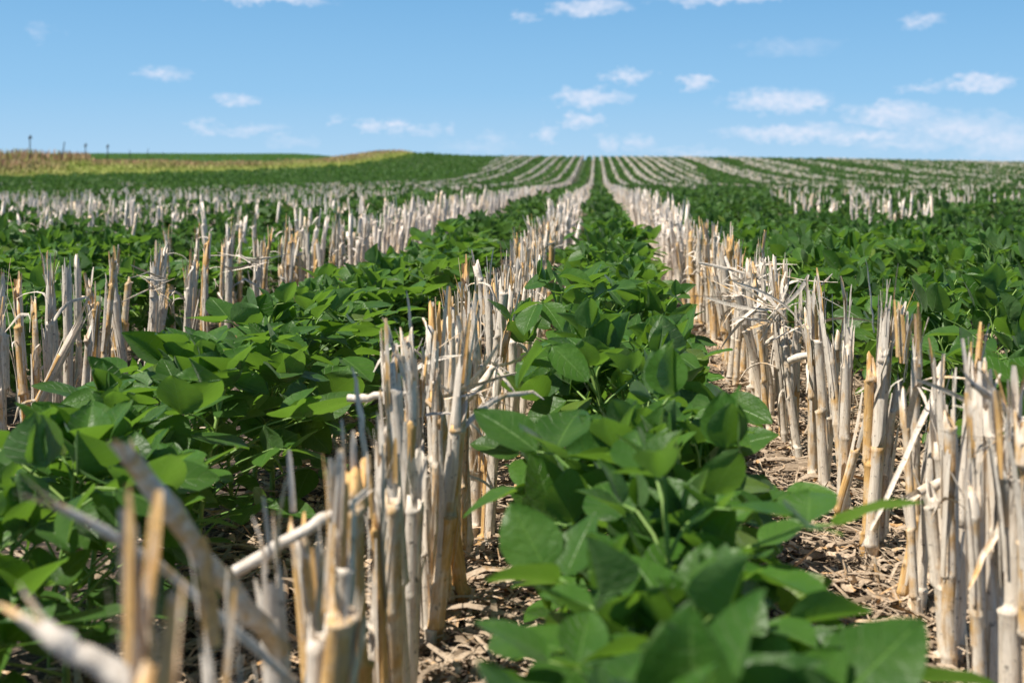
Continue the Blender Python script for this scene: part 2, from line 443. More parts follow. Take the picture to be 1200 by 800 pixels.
for i, (lf, tb) in enumerate(designs):
    hi = build_leaf_mesh('leaves', lf, 9, 7, LEAF).mesh('soybean_leaves_near', LEAF)
    mid = build_leaf_mesh('leaves', lf, 6, 5, LEAF).mesh('soybean_leaves_mid', LEAF)
    sa = Acc()
    for pts, rad in tb: tube(sa, pts, rad, 5, random.random())
    st = sa.mesh('soybean_stem', STEM)
    soy_hi.append((hi, st)); soy_mid.append((mid, st))
    soy_raw.append(build_leaf_mesh('l', lf, 5, 3, LEAF).arrays())
    soy_low.append(build_leaf_mesh('l', lf[9:], 4, 3, LEAF, stride=2, enlarge=1.3).arrays())
    soy_far.append(build_leaf_mesh('l', lf[9:], 2, 3, LEAF, stride=4, enlarge=2.0).arrays())
# far template with a rounder silhouette: width profile of nl=2 collapses, so give it real quads
def far_card(lf, step, enl):
    acc = Acc()
    for P, D, Nn, L0, fold, curl, wv, rd, wd in lf[::step]:
        S_ = np.cross(D, Nn); l_ = L0*enl
        V = np.array([P, P+D*l_*.5+S_*l_*.42+Nn*l_*.1, P+D*l_*1.0, P+D*l_*.5-S_*l_*.42+Nn*l_*.1])
        acc.add(V, np.array([[0, 1, 2, 3]]), rd)
    return acc.arrays()
soy_far = [far_card(lf[8:], 3, 1.9) for lf, tb in designs]
soy_vfar = [far_card(lf[10:], 5, 2.9) for lf, tb in designs]

SOY_ROWS = [('centre', .07)] + [('right', .90+.762*k) for k in range(0, 75)] + [('left', -.76)] + [('left', -1.86-.762*k) for k in range(0, 100)]
def in_wedge(X, Y, m=0.0):
    return (X > -.518*Y-m) & (X < .371*Y+m)
cand = []          # (X, Y, row)
for ri, (nm, X0) in enumerate(SOY_ROWS):
    y = max(.62, abs(X0)/.62*.85 if X0 < 0 else abs(X0)/.5*.85)
    if X0 == .07: y = .70
    if X0 == -.76: y = .75
    sp = .088
    while y < 126:
        if y > 6: sp = .115
        if y > 14: sp = .16
        if y > 35: sp = .26
        if y > 70: sp = .34
        X = X0+random.gauss(0, (.02 if y < 1.5 else .045) if y < 40 else .05)
        u = X/max(y, 1)
        keep = u < -.135 and y > float(edge_Y(u))
        if not keep and -.62*y-.5 < X < .48*y+.5 and random.random() > .02:
            cand.append((X, y, ri))
        y += sp*random.uniform(.7, 1.3)
print('soy candidates', len(cand))
vis = [c for c in cand if in_wedge(c[0], c[1], .25)]
vis.sort(key=lambda c: c[1])
N_IND = 288
ind = vis[:N_IND]; ind_set = set(ind)
rest = [c for c in cand if c not in ind_set]
ORD = ['', 'nearest', 'second', 'third', 'fourth', 'fifth', 'sixth', 'seventh', 'eighth', 'ninth', 'tenth', 'eleventh', 'twelfth', 'thirteenth', 'fourteenth', 'fifteenth',
       'sixteenth', 'seventeenth', 'eighteenth', 'nineteenth', 'twentieth']
def ordinal(n):
    if n < len(ORD): return ORD[n]
    tens = {2: 'twenty', 3: 'thirty', 4: 'forty', 5: 'fifty', 6: 'sixty', 7: 'seventy', 8: 'eighty', 9: 'ninety'}
    t, u_ = divmod(n, 10)
    if u_ == 0: return tens[t][:-1]+'ieth'
    return tens[t]+'-'+['', 'first', 'second', 'third', 'fourth', 'fifth', 'sixth', 'seventh', 'eighth', 'ninth'][u_]
def soy_row_phrase(X0):
    if X0 == .07: return 'in centre row between stubble rows'
    if X0 == -.76: return 'in the bean row left of the foreground stubs'
    if X0 > 0: return 'in %s bean row right of right stubble' % ORD[int(round((X0-.90)/.762))+1].replace('nearest', 'first')
    return 'in %s bean row beyond left side stubble' % ORD[int(round((-1.86-X0)/.762))+1].replace('nearest', 'first')
cnt = {}
def copy_thing(proto, parts):
    r = proto.copy(); C.objects.link(r)
    for p in parts:
        q = p.copy(); C.objects.link(q); q.parent = r
    return r
protos = {}
def soy_proto(i, hi):
    root = bpy.data.objects.new('soybean_plant', None); C.objects.link(root); root.empty_display_size = .05
    lm, sm = (soy_hi if hi else soy_mid)[i]
    return root, [link('leaves', lm, root), link('stem', sm, root)]
for k, (X, Y, ri) in enumerate(ind):
    key = (random.randrange(N_PROTO), Y < 3.6)
    if key not in protos:
        protos[key] = soy_proto(*key); r = protos[key][0]
    else:
        r = copy_thing(*protos[key])
    X0 = SOY_ROWS[ri][1]
    cnt[ri] = cnt.get(ri, 0)+1; n = cnt[ri]
    hs = 1.0+.12*smooth_noise(X*1.0, Y, 2.1, 5)
    s = random.uniform(.92, 1.12)*hs
    r.location = (X, Y, float(ground_z(X, Y)))
    sw = s*(1.30 if X0 == -.76 else 1.20 if X0 == .07 else 1.05); r.scale = (sw, sw, s*(.96 if X0 < 0 and X0 > -2 else 1.06)*random.uniform(.93, 1.08)); r.rotation_euler = (random.gauss(0, .06), random.gauss(0, .06), random.uniform(0, 6.28))
    look = 'big blurred' if Y < 1.4 else ('broad leaved' if Y < 3 else ('bright green' if Y < 5 else 'small looking'))
    g = 'soybean plants '+soy_row_phrase(X0)
    if n <= 40:
        lab = '%s soybean, %s from camera %s' % (look, ordinal(n) if n > 1 else 'first', soy_row_phrase(X0))
    else:
        lab = 'soybean plant packed past the fortieth %s' % soy_row_phrase(X0)
    tag(r, lab, 'soybean plant', g)

def stuff_soy():
    acc = Acc(); acc2 = Acc()
    for (X, Y, ri) in rest:
        i = random.randrange(N_PROTO)
        vis_f = in_wedge(X, Y, .4)
        if Y < 16: V, Fq, R, U = soy_raw[i] if vis_f else soy_low[i]
        elif Y < 34: V, Fq, R, U = soy_low[i]
        elif Y < 70: V, Fq, R, U = soy_far[i]
        else: V, Fq, R, U = soy_vfar[i]
        a = random.uniform(0, 6.28); c, s_ = math.cos(a), math.sin(a)
        sc = random.uniform(.9, 1.12)*(1.0+.12*math.sin(X*2.1+Y*1.3))
        hz_ = sc*(1.0-.22*float(sstep(60, 85, Y)))
        Rm = np.array([[c*sc, -s_*sc, 0], [s_*sc, c*sc, 0], [0, 0, hz_]])
        acc.add(V@Rm.T+np.array([X, Y, float(ground_z(X, Y))]), Fq, (R+random.random()*.6) % 1.0)
    V, Fq, R, U = acc.arrays()
    print('soy stuff faces', len(Fq))
    o = link('soybean_field', np_mesh('soybean_field', V, Fq, [LEAF_FAR], R, smooth=True))
    tag(o, 'mass of green soybean rows running from the middle distance up the far hill', 'soybean field', kind='stuff')
stuff_soy()

# ------------------------------------------------------------------ corn stubs
def make_stub(seed, h, rad, sheath=True, shards=3, leaf=1, hollow=True, sides=12):
    """returns dict of part Accs, base at the origin, upright"""
    g = random.Random(seed); A = Acc()
    # stalk
    nodes = [g.uniform(.02, .05)]
    while nodes[-1] < h: nodes.append(nodes[-1]+g.uniform(.10, .16))
    zs = sorted(set([0.]+[round(z, 4) for n in nodes if n < h-.03 for z in (n-.008, n-.003, n, n+.004, n+.010)]+[round(z, 4) for z in np.linspace(.05, h, 5)]))
    zs = [z for z in zs if 0 <= z <= h]
    th = np.linspace(0, 2*np.pi, sides, endpoint=False)
    bx, by = g.uniform(-.02, .02), g.uniform(-.02, .02)
    zig = g.uniform(-.004, .004)
    rings = []
    top_j = .010*np.sin(2*th+g.uniform(0,6))+.008*np.sin(3*th+g.uniform(0,6))+np.array([g.uniform(-.006, .006) for _ in th])
    if g.random() < .3: top_j = top_j*.5+.02*np.cos(th+g.uniform(0, 6))          # slanted cut
    for z in zs:
        f = z/h
        r = rad*(1.12-.30*f)
        for n in nodes:
            r += rad*.16*math.exp(-((z-n)/.005)**2)
        k = sum(1 for n in nodes if n < z)
        ox = bx*f*f+(zig if k % 2 else -zig); oy = by*f*f
        rr = r*(1+.07*np.cos(2*th+1)+.03*np.cos(5*th+seed))
        zz = np.full(sides, z)
        if z == zs[-1]: zz = zz+top_j
        rings.append(np.stack([ox+rr*np.cos(th), oy+rr*np.sin(th), zz], -1))
    zt = zs[-1]
    last = rings[-1]
    ctr = last.mean(0)
    inner = ctr+(last-ctr)*np.array([.78, .78, 1]); inner[:, 2] = last[:, 2]-.001
    low = ctr+(last-ctr)*np.array([.6, .6, .3]); low[:, 2] = zt-.06
    cen = ctr+(last-ctr)*np.array([.05, .05, 0]); cen[:, 2] = zt-.055
    rings += [inner, low, cen]
    A.add(np.concatenate(rings), grid_faces(len(rings), sides, True), g.random())
    # shards of rind standing above the cut
    for k in range(shards):
        a = g.uniform(0, 6.28); ln = g.uniform(.01, .055); ww = g.uniform(.002, .0055)
        p0 = np.array([bx+math.cos(a)*rad*.84, by+math.sin(a)*rad*.84, h-.05])
        o_ = np.array([math.cos(a), math.sin(a), 0]); fl = g.uniform(-.05, .3)
        pts = [p0+np.array([0, 0, 1])*t*(ln+.05)+o_*fl*ln*t*t for t in (0, .35, .6, .85, 1)]
        ribbon(A, pts, [ww, ww, ww*.95, ww*.85, ww*.5], [-math.sin(a), math.cos(a), 0], -.25, g.random())
    parts = {'stalk': A}
    if sheath:
        S = Acc()
        def wob(z): fz = z/h; return bx*fz*fz, by*fz*fz
        for q in range(g.choice([1, 1, 2])):
            z0 = min(g.choice(nodes[:max(1, len(nodes)-1)]), h*.55); z1 = min(z0+g.uniform(.12, .24), h+g.uniform(-.04, .01))
            a0 = g.uniform(0, 6.28); arc = g.uniform(1.6, 3.6); m = 9; rows = 7
            flare = g.uniform(.0, .22)
            j0 = g.uniform(0, 6.28)
            V = []
            for i in range(rows):
                f = i/(rows-1)
                for j in range(m):
                    a = a0+arc*(j/(m-1)-.5)
                    edge = abs(j/(m-1)-.5)*2
                    zz = z0+(z1-z0)*f+(.012*math.sin(j*1.7+j0)+.010*math.sin(j*3.1+j0*2))*(1 if i in (0, rows-1) else .3)
                    ox_, oy_ = wob(zz)
                    rr = rad*(1.12-.30*zz/h)+.0014+.001*q+flare*rad*(edge**3)*f+.0007*math.sin(j*2.3+i*.9+seed)
                    V.append((ox_+rr*math.cos(a), oy_+rr*math.sin(a), zz))
            S.add(np.array(V), grid_faces(rows, m), g.random())
        for k in range(g.randint(4, 9)):   # loose fibrous strips hugging or peeling off the stalk
            a = g.uniform(0, 6.28); z0 = g.uniform(.02, h*.6); ln = g.uniform(.07, .24); ln = min(ln, h+g.uniform(-.02, .035)-z0)
            if ln < .04: continue
            o_ = np.array([math.cos(a), math.sin(a), 0]); sd_ = np.array([-math.sin(a), math.cos(a), 0]); fl = g.choice([0, 0, .03, .08, .2])*g.random(); sw_ = g.gauss(0, .05)
            pts = []
            for t in (0, .2, .4, .6, .8, 1):
                z = z0+ln*t; ox_, oy_ = wob(z); rr = rad*(1.12-.30*z/h)+.0032
                pts.append(np.array([ox_, oy_, z])+o_*(rr+fl*ln*t*t*1.5)+sd_*sw_*ln*t*t)
            ww = g.uniform(.0015, .0055)
            ribbon(S, pts, ww*np.array([.8, 1, 1, .95, .85, .55]), sd_, -.3, g.random())
        for k in range(g.randint(3, 8)):  # fine torn fibres round the cut
            a = g.uniform(0, 6.28); z0 = h-g.uniform(.02, .10); ln = g.uniform(.03, .10); ln = min(ln, h+.03-z0)
            o_ = np.array([math.cos(a), math.sin(a), 0]); sd_ = np.array([-math.sin(a), math.cos(a), 0]); fl = g.uniform(-.1, .4)*g.random(); sw_ = g.gauss(0, .10)
            pts = [np.array([bx, by, z0])+o_*(rad*.86+fl*ln*t*t)+sd_*sw_*ln*t*t+np.array([0, 0, ln*t]) for t in (0, .33, .67, 1)]
            ww = g.uniform(.0006, .002)
            ribbon(S, pts, ww*np.array([1, 1, .8, .5]), sd_, .2, g.random())
        parts['leaf_sheath'] = S
    if leaf:
        for q in range(leaf):
            D = Acc()
            a = g.uniform(0, 6.28); z = g.uniform(.35, 1.0)*h; ln = g.uniform(.05, .17); o_ = np.array([math.cos(a), math.sin(a), 0.])
            up0 = g.uniform(-.6, 2.0); ww = g.uniform(.0015, .006)
            p = np.array([math.cos(a)*rad*.7, math.sin(a)*rad*.7, z]); pts = [p.copy()]; d = o_*1.0+np.array([0, 0, up0]); side = np.array([-math.sin(a), math.cos(a), 0.])
            sides_ = [side.copy()]
            bk = g.randint(2, 5)
            for i in range(7):
                d = d/np.linalg.norm(d); p = p+d*ln/7; pts.append(p.copy())
                d = d+np.array([0, 0, -g.uniform(.05, .45)])+side*g.uniform(-.25, .25)
                if i == bk: d = d+np.array([g.uniform(-.8, .8), g.uniform(-.8, .8), -g.uniform(0, 1.2)])
                side = rot_about(side, d/np.linalg.norm(d), g.uniform(-.6, .6)); sides_.append(side.copy())
            pts = np.array(pts); pts[:, 2] = np.maximum(pts[:, 2], .004)
            wd = ww*np.array([.7, 1, 1.1, 1, .95, .8, .55, .15])
            ribbon(D, pts, wd, np.array(sides_), g.uniform(.1, .8), g.random())
            parts['dry_leaf%d' % q] = D
    return parts
PMAT = {'stalk': STALK, 'leaf_sheath': SHEATH, 'dry_leaf': DRYLEAF}
N_STUB = 26
stub_meshes, stub_traits = [], []
for i in range(N_STUB):
    g = random.Random(900+i)
    h = g.uniform(.36, .48); rad = g.uniform(.0068, .0118)
    sh = g.random() < .86; shn = g.choice([0, 1, 2, 3, 5]); lf = g.choice([0, 0, 0, 1, 1, 2])
    P = make_stub(900+i, h, rad, sh, shn, lf)
    stub_meshes.append(({k: a.mesh('corn_'+k.rstrip('0123'), PMAT[k.rstrip('0123')]) for k, a in P.items()}, h))
    tr = []
    if not sh: tr.append('bare golden')
    elif lf >= 1: tr.append('ragged pale')
    elif shn >= 3: tr.append('splintered')
    else: tr.append('papery grey')
    stub_traits.append(tr[0])
def stub_obj(i):
    root = bpy.data.objects.new('corn_stub', None); C.objects.link(root); root.empty_display_size = .05
    ms, h = stub_meshes[i]
    return root, [link(k.rstrip('0123'), m, root) for k, m in ms.items()]
# rows of stubble: X, [(Y0, Y1, density)]
ROWS = {-.255: [(.46, 126, 1.0)], .507: [(1.30, 126, 1.0)], -1.42: [(2.2, 126, .97)], -1.72: [(3.2, 12, .4)],
        -2.16: [(4.6, 12, .2), (48, 126, 1.0)], -2.92: [(6, 14, .15), (20, 126, .12)], -3.68: [(6, 126, 1.0)], -4.44: [(8, 22, .6), (62, 126, 1.0)], -5.2: [(9, 26, .8)],
        -5.96: [(10, 126, 1.0)], -6.72: [(12, 22, .5), (60, 126, .15)], -7.48: [(12, 126, 1.0)], -8.24: [(14, 30, .7), (80, 126, .5)], -9.0: [(15, 60, .8), (95, 126, .6)],
        -9.77: [(17, 44, .8)], -10.5: [(18, 40, .7)], -11.3: [(20, 36, .4)], -12.0: [(22, 32, .3)], -16.6: [(40, 46, .4)],
        1.27: [(46, 126, .2)], 2.03: [(8.5, 12, .35), (44, 126, .35)], 2.80: [(9.5, 18.0, .75), (32, 126, .95)], 3.56: [(12, 15, .15), (50, 126, .4)], 4.32: [(18, 26, .5), (50, 126, .3)],
        5.08: [(13, 24, .75), (30, 126, .9)], 5.85: [(60, 126, .7)], 6.6: [(70, 126, .2)], 7.37: [(22, 40, .5), (85, 126, .5)], 8.13: [(40, 60, .5)], 8.9: [(26, 126, .95)], 10.4: [(29, 80, .9)], 12.7: [(36, 100, .8)], 15.7: [(42, 80, .8)], 19.5: [(52, 110, .8)], 24.1: [(70, 126, .6)]}
g = random.Random(5)
x = 9.66
while x < 60:
    d = g.choice([.0, .0, .2, .4, .75])
    a0 = x/.371
    if d: ROWS[round(x, 3)] = [(a0*.8, a0*.8+g.uniform(10, 40), d*.4), (g.uniform(55, 90), 126, g.choice([.3, .6, .9]))] if a0 < 60 else [(a0*.8, 126, d)]
    x += .762
x = -15.1
while x > -62:
    if g.random() < .35: ROWS[round(x, 3)] = [(abs(x)/.518*.8, min(126, abs(x)/.518*.8+g.uniform(3, 12)), .15)]
    x -= .762
# stubs placed where single ones can be made out: (X, Y, height)
HERO = [(-.252, .54, .465), (-.245, .67, .47), (-.27, .75, .40), (-.25, .86, .42), (-.235, .93, .40), (-.262, 1.02, .41), (-.245, 1.08, .40), (-.27, 1.15, .42), (-.25, 1.22, .39),
        (-.262, 1.36, .38), (-.240, 1.46, .40), (-.258, 1.56, .41), (-.275, 1.66, .44), (-.245, 1.72, .45), (-.27, 1.80, .47), (-.24, 1.86, .44), (-.26, 1.98, .45), (-.275, 2.06, .47), (-.24, 2.12, .46), (-.205, 2.20, .35), (-.25, 2.26, .44),
        (.515, 1.36, .42), (.50, 1.47, .455), (.53, 1.50, .42), (.495, 1.62, .40), (.515, 1.66, .44), (.53, 1.70, .42), (.50, 1.80, .47), (.515, 1.84, .50), (.525, 1.87, .45), (.505, 2.12, .48), (.53, 2.16, .41), (.495, 2.32, .46), (.515, 2.37, .47), (.51, 2.56, .40), (.50, 2.66, .42), (.52, 2.74, .40)]
stubs = [(-1.42, 2.76, .47, -1.42), (-1.40, 2.85, .43, -1.42), (-1.43, 2.93, .40, -1.42), (-1.41, 3.02, .46, -1.42), (-1.75, 3.5, .47, -1.72), (-1.72, 3.7, .46, -1.72)]
for a, b, c in HERO:
    k = -.255 if a < 0 else .507
    stubs.append((a, b, c, k))
    for q in range(1):
        if (a > 0 and random.random() < .3) or b < .9: continue
        stubs.append((a+random.gauss(0, .014), b+random.uniform(-.03, .03), c*random.uniform(.80, 1.0), k))
for X0, segs in ROWS.items():
    for (y0, y1, dn) in segs:
        y = y0
        if X0 == -.255: y = 2.34
        if X0 == .507: y = 2.84
        while y < y1:
            sp = .050 if abs(X0+.255) < .01 or abs(X0-.507) < .01 else .085
            if X0 == -1.42: sp = .080 if y < 9 else .055
            if y > 30: sp = .085
            if y > 70: sp = .10
            clump = .6+.9*math.sin(y*(2.3 if y < 20 else .31)+X0*7)*math.sin(y*(.9 if y < 20 else .17)+X0*3)
            X = X0+random.gauss(0, .024 if y < 30 else .016)
            u = X/max(y, 1)
            ok = not (u < -.135 and y > float(edge_Y(u)))
            if ok and -.6*y-.3 < X < .46*y+.3 and random.random() < dn*(1.0 if dn > .93 else min(1, .5+clump)):
                stubs.append((X, y, None, X0))
            y += sp*random.uniform(.45, 1.6)
print('stubs', len(stubs))
sv = sorted([s for s in stubs if in_wedge(s[0], s[1], .06)], key=lambda s: s[1])
ind_s = sv[:290]; iset = set(ind_s)
rest_s = [s for s in stubs if s not in iset]
def stub_row_phrase(X0):
    if X0 == -.255: return 'in stubble row left of centre beans'
    if X0 == .507: return 'in stubble row right of centre beans'
    if X0 in (-1.42, -1.72): return 'in stubble row beyond left beans'
    if X0 < 0: return 'in %s stubble row farther left' % ORD[max(1, int(round((-1.42-X0)/.75)))].replace('nearest', 'first')
    return 'in a far right stubble row'
scnt = {}; sprot = {}
for (X, Y, hh, X0) in ind_s:
    i = random.randrange(N_STUB)
    while Y < 1.25 and len(stub_meshes[i][0]) > 2: i = random.randrange(N_STUB)
    if i not in sprot:
        sprot[i] = stub_obj(i); r = sprot[i][0]
    else: r = copy_thing(*sprot[i])
    h0 = stub_meshes[i][1]
    hh = hh or random.uniform(.37, .48)*(1.0 if random.random() > .12 else .8)
    if X0 == -1.42 or X0 == -1.72: hh *= 1.0
    k = hh/h0
    s = random.uniform(.85, 1.2)
    r.scale = (s, s, k)
    ln = random.gauss(0, .05) if random.random() < .88 else random.gauss(0, .15)
    r.rotation_euler = (random.gauss(0, .06), ln, random.uniform(0, 6.28))
    r.rotation_mode = 'ZXY'
    r.location = (X, Y, float(ground_z(X, Y))-.004)
    kx = -1.42 if X0 == -1.72 else X0; scnt[kx] = scnt.get(kx, 0)+1; n = scnt[kx]
    tr = stub_traits[i]
    if abs(ln) > .2: tr = 'leaning '+tr
    if n <= 50: lab = '%s corn stub, %s from camera %s' % (tr, ordinal(n) if n > 1 else 'first', stub_row_phrase(X0))
    else: lab = 'pale corn stub packed past the fiftieth %s' % stub_row_phrase(X0)
    tag(r, lab, 'corn stub', 'corn stubs '+stub_row_phrase(X0))

def stuff_stubs():
    acc = Acc()
    raws = [make_stub(900+i, stub_meshes[i][1], .0125, True, 3, 1, sides=6) for i in range(10)]
    raws = [[p.arrays() for p in r.values()] for r in raws]
    t5 = np.linspace(0, 2*np.pi, 5, endpoint=False)
    for (X, Y, hh, X0) in rest_s:
        gz = float(ground_z(X, Y))
        if Y < 14 and in_wedge(X, Y, .5):
            R_ = random.choice(raws); a = random.uniform(0, 6.28); c, s_ = math.cos(a), math.sin(a); k = random.uniform(.85, 1.15)
            lx, ly = random.gauss(0, .09), random.gauss(0, .06)
            Rm = np.array([[c, -s_, lx], [s_, c, ly], [0, 0, k]])
            for V, Fq, R, U in R_: acc.add(V@Rm.T+np.array([X, Y, gz]), Fq, (R+random.random()) % 1)
            continue
        nb = 1 if Y < 60 else 2
        for q in range(2 if Y < 60 else 1):
            h = random.uniform(.32, .50); r0 = random.uniform(.008, .014)*(1 if Y < 30 else 1.6 if Y < 60 else 2.3)
            if q: h *= random.uniform(.7, 1.05); r0 *= .7
            n = 5 if Y < 30 else 3
            t5 = np.linspace(0, 2*np.pi, n, endpoint=False)+random.random()
            ox, oy = (random.gauss(0, .03), random.gauss(0, .03)) if q else (0, 0)
            lx, ly = random.gauss(0, .035), random.gauss(0, .035)
            jag = np.array([random.uniform(-.018, .012) for _ in range(n)])
            base = np.stack([X+ox+r0*np.cos(t5), Y+oy+r0*np.sin(t5), np.full(n, gz)], -1)
            top = np.stack([X+ox+lx+r0*.85*np.cos(t5), Y+oy+ly+r0*.85*np.sin(t5), gz+h+jag], -1)
            mid = top*[1, 1, 0]*.98+base*[1, 1, 0]*.02+np.array([0, 0, gz+h-.07])
            acc.add(np.concatenate([base, top]), grid_faces(2, n, True), random.random())
    V, Fq, R, U = acc.arrays(); print('stub stuff faces', len(Fq))
    o = link('corn_stubble', np_mesh('corn_stubble', V, Fq, [FARSTRAW], R, smooth=False))
    tag(o, 'mass of pale cut corn stubble in lines running away to the far hill', 'corn stubble', kind='stuff')
stuff_stubs()

# ------------------------------------------------------------------ residue on the soil
def residue():
    acc = Acc(); rs = random.Random(33)
    def flakes(n, x0, x1, y0, y1, zmax, big=1.0):
        for _ in range(n):
            y = y0+(y1-y0)*rs.random()**1.25; x_ = rs.uniform(x0, x1)
            if not in_wedge(x_, y, .15): continue
            ln = rs.choice([.015, .025, .03, .05, .08, .12])*rs.uniform(.7, 1.3)*big; ww = min(ln*.35, rs.choice([.0012, .002, .003, .005, .008]))*rs.uniform(.7, 1.3)*big
            a = rs.uniform(0, 6.28); d = np.array([math.cos(a), math.sin(a), rs.gauss(0, .12)]); side = np.array([-math.sin(a), math.cos(a), rs.gauss(0, .5)])
            z = .003+rs.random()**2*zmax+abs(d[2])*ln*.5
            bend = rs.gauss(0, .35); lift = rs.gauss(0, .08)
            p = np.array([x_, y, z])
            pts = [p+d*ln*(t-.5)+side*bend*ln*(t-.5)**2*2+np.array([0, 0, lift*ln*4*(.25-(t-.5)**2)]) for t in (0, .33, .67, 1)]
            ribbon(acc, pts, [ww*.7, ww, ww*.95, ww*.5], side, rs.uniform(-.3, .7), rs.random(), nw=3)
    flakes(46000, -.75, 1.0, .9, 5.0, .022, .75)
    for _ in range(420):
        y = .9+4.5*rs.random(); x_ = rs.uniform(-.7, 1.6); a = rs.uniform(0, 6.28); d = np.array([math.cos(a), math.sin(a), 0]); sd_ = np.array([-math.sin(a), math.cos(a), rs.gauss(0, .6)])
        ln = rs.uniform(.10, .30); b_ = rs.gauss(0, .5); ph_ = rs.uniform(0, 6)
        pts = [np.array([x_, y, .012])+d*ln*t+sd_*[1, 1, 0]*b_*ln*t*t+np.array([0, 0, .012*(1+math.sin(ph_+t*7))]) for t in np.linspace(0, 1, 8)]
        ribbon(acc, pts, rs.uniform(.002, .008)*np.array([.6, 1, 1, .9, 1, .8, .6, .3]), sd_, rs.uniform(.1, .8), rs.random())
    flakes(9000, .55, 3.0, 1.6, 9.0, .02, 1.1)
    flakes(7000, -3.5, -.6, 1.4, 9.0, .02, 1.1)
    o = link('crop_residue', acc.mesh('crop_residue', RESIDUE))
    tag(o, 'litter of tan shredded corn husks and stalk bits on the soil', 'crop residue', kind='stuff')
residue()

# ------------------------------------------------------------------ single broken stalks and leaves
def P3(px, py, Y): return np.array([(px-699)*Y/F, Y, H-(py-205)*Y/F])
def broken(name, pts, rad, label, cat, flat=False, group=None):
    pts = np.array(pts, float); acc = Acc()
    seg = np.linspace(0, len(pts)-1, 9); P = np.stack([np.interp(seg, range(len(pts)), pts[:, i]) for i in range(3)], -1)
    P[1:-1] += RNG.normal(0, rad*.25, (7, 3))
    o0 = P[0].copy(); P = P-o0
    if flat:
        ribbon(acc, P, rad*np.array([.8, 1, 1.1, 1, 1, .9, .8, .6, .2]), [.3, .5, .8], .5, random.random(), nw=5)
    else:
        r = rad*np.array([1, 1.0, 1.15, .97, .95, .93, 1.1, .9, .85])
        T = Acc(); tube(T, P, r, 9, .35); V, Fq, R, U = T.arrays()
        acc.add(V, Fq, R)
        d = P[-1]-P[-2]; d /= np.linalg.norm(d)
        for k in range(4):
            sd = np.cross(d, RNG.normal(size=3)); sd /= np.linalg.norm(sd); ln = random.uniform(.02, .05)
            ribbon(acc, [P[-1]-d*.01+sd*rad*.6+d*ln*t+sd*ln*.15*t*t for t in (0, .4, .8, 1)], [rad*.5, rad*.5, rad*.3, rad*.05], np.cross(sd, d), .3, random.random())
    o = link(name, acc.mesh(name, DRYLEAF if flat else PALE_STALK)); o.location = o0
    tag(o, label, cat, group)
    return o
G_ = 'broken corn stalks leaning in the rows'
broken('broken_stalk', [P3(330, 765, .98), P3(240, 655, .93), P3(152, 535, .88)], .0085, 'thick pale broken corn stalk leaning left over the soybeans, blurred at lower left', 'broken stalk', group=G_)
broken('broken_stalk', [P3(345, 800, .90), P3(180, 655, .84), P3(62, 590, .80)], .0035, 'thin grey stem slanting left across the leaves at lower left', 'broken stalk', group=G_)
broken('broken_stalk', [P3(170, 815, .62), P3(95, 768, .62), P3(50, 735, .62)], .0065, 'blurred bluish grey stalk piece in the bottom left corner', 'broken stalk', group=G_)
broken('broken_stalk', [P3(275, 670, 1.10), P3(345, 630, 1.12), P3(410, 590, 1.15)], .006, 'tan broken stalk lying against the blurred stubs at lower left', 'broken stalk', group=G_)
broken('broken_stalk', [P3(1150, 545, 1.72), P3(1110, 562, 1.70), P3(1076, 577, 1.68)], .0075, 'white broken stalk piece sticking out left from the nearest right stubs', 'broken stalk', group=G_)
broken('broken_stalk', [P3(1220, 530, 1.5), P3(1170, 470, 1.45), P3(1140, 450, 1.42)], .005, 'grey broken stem at the right edge of the picture', 'broken stalk', group=G_)
broken('broken_stalk', [P3(925, 423, 2.75), P3(950, 416, 2.72), P3(975, 408, 2.7)], .0085, 'short white stalk piece lying across the right stubble row', 'broken stalk', group=G_)
broken('broken_stalk', [P3(535, 478, 2.05), P3(560, 455, 2.05), P3(578, 430, 2.08)], .007, 'grey bent stalk leaning on the golden stub of the left centre row', 'broken stalk', group=G_)
broken('broken_stalk', [P3(408, 466, 1.75), P3(440, 464, 1.74), P3(474, 462, 1.73)], .006, 'pale stalk lying level out of the left centre stubble row', 'broken stalk', group=G_)
G2 = 'dry corn leaves sticking up from the stubs'
for pts, r, lab in [
    ([P3(475, 445, 1.7), P3(462, 410, 1.7), P3(448, 372, 1.7)], .0038, 'pale leaf strip leaning left above the left centre stubble row'),
    ([P3(483, 430, 1.8), P3(480, 380, 1.8), P3(476, 340, 1.8)], .0034, 'upright thin grey leaf strip above the left centre stubble row'),
    ([P3(430, 560, 1.35), P3(422, 490, 1.35), P3(412, 430, 1.35)], .0042, 'long upright blurred leaf strip left of the left centre stubble row'),
    ([P3(1024, 390, 2.1), P3(1020, 350, 2.1), P3(1014, 303, 2.1)], .003, 'thin curved straw rising highest over the right stubble row'),
    ([P3(1045, 400, 2.1), P3(1032, 450, 2.12), P3(1015, 510, 2.15)], .0055, 'wide grey leaf blade folded beside the thick golden stub on the right'),
    ([P3(1105, 440, 1.8), P3(1060, 540, 1.75), P3(1010, 640, 1.7)], .0045, 'long tan dry leaf hanging to the ground left of the nearest right stubs'),
    ([P3(1190, 575, 1.45), P3(1160, 640, 1.42), P3(1135, 690, 1.4)], .0045, 'golden dry leaf hanging at the right edge'),
    ([P3(850, 300, 3.6), P3(860, 330, 3.55), P3(872, 355, 3.5)], .005, 'white leaf strip slanting up from the right row where it thickens'),
    ([P3(540, 330, 2.5), P3(548, 350, 2.5), P3(556, 385, 2.5)], .006, 'white curled leaf standing up between the left centre stubs')]:
    broken('dry_leaf_strip', pts, r, lab, 'dry leaf', flat=True, group=G2)
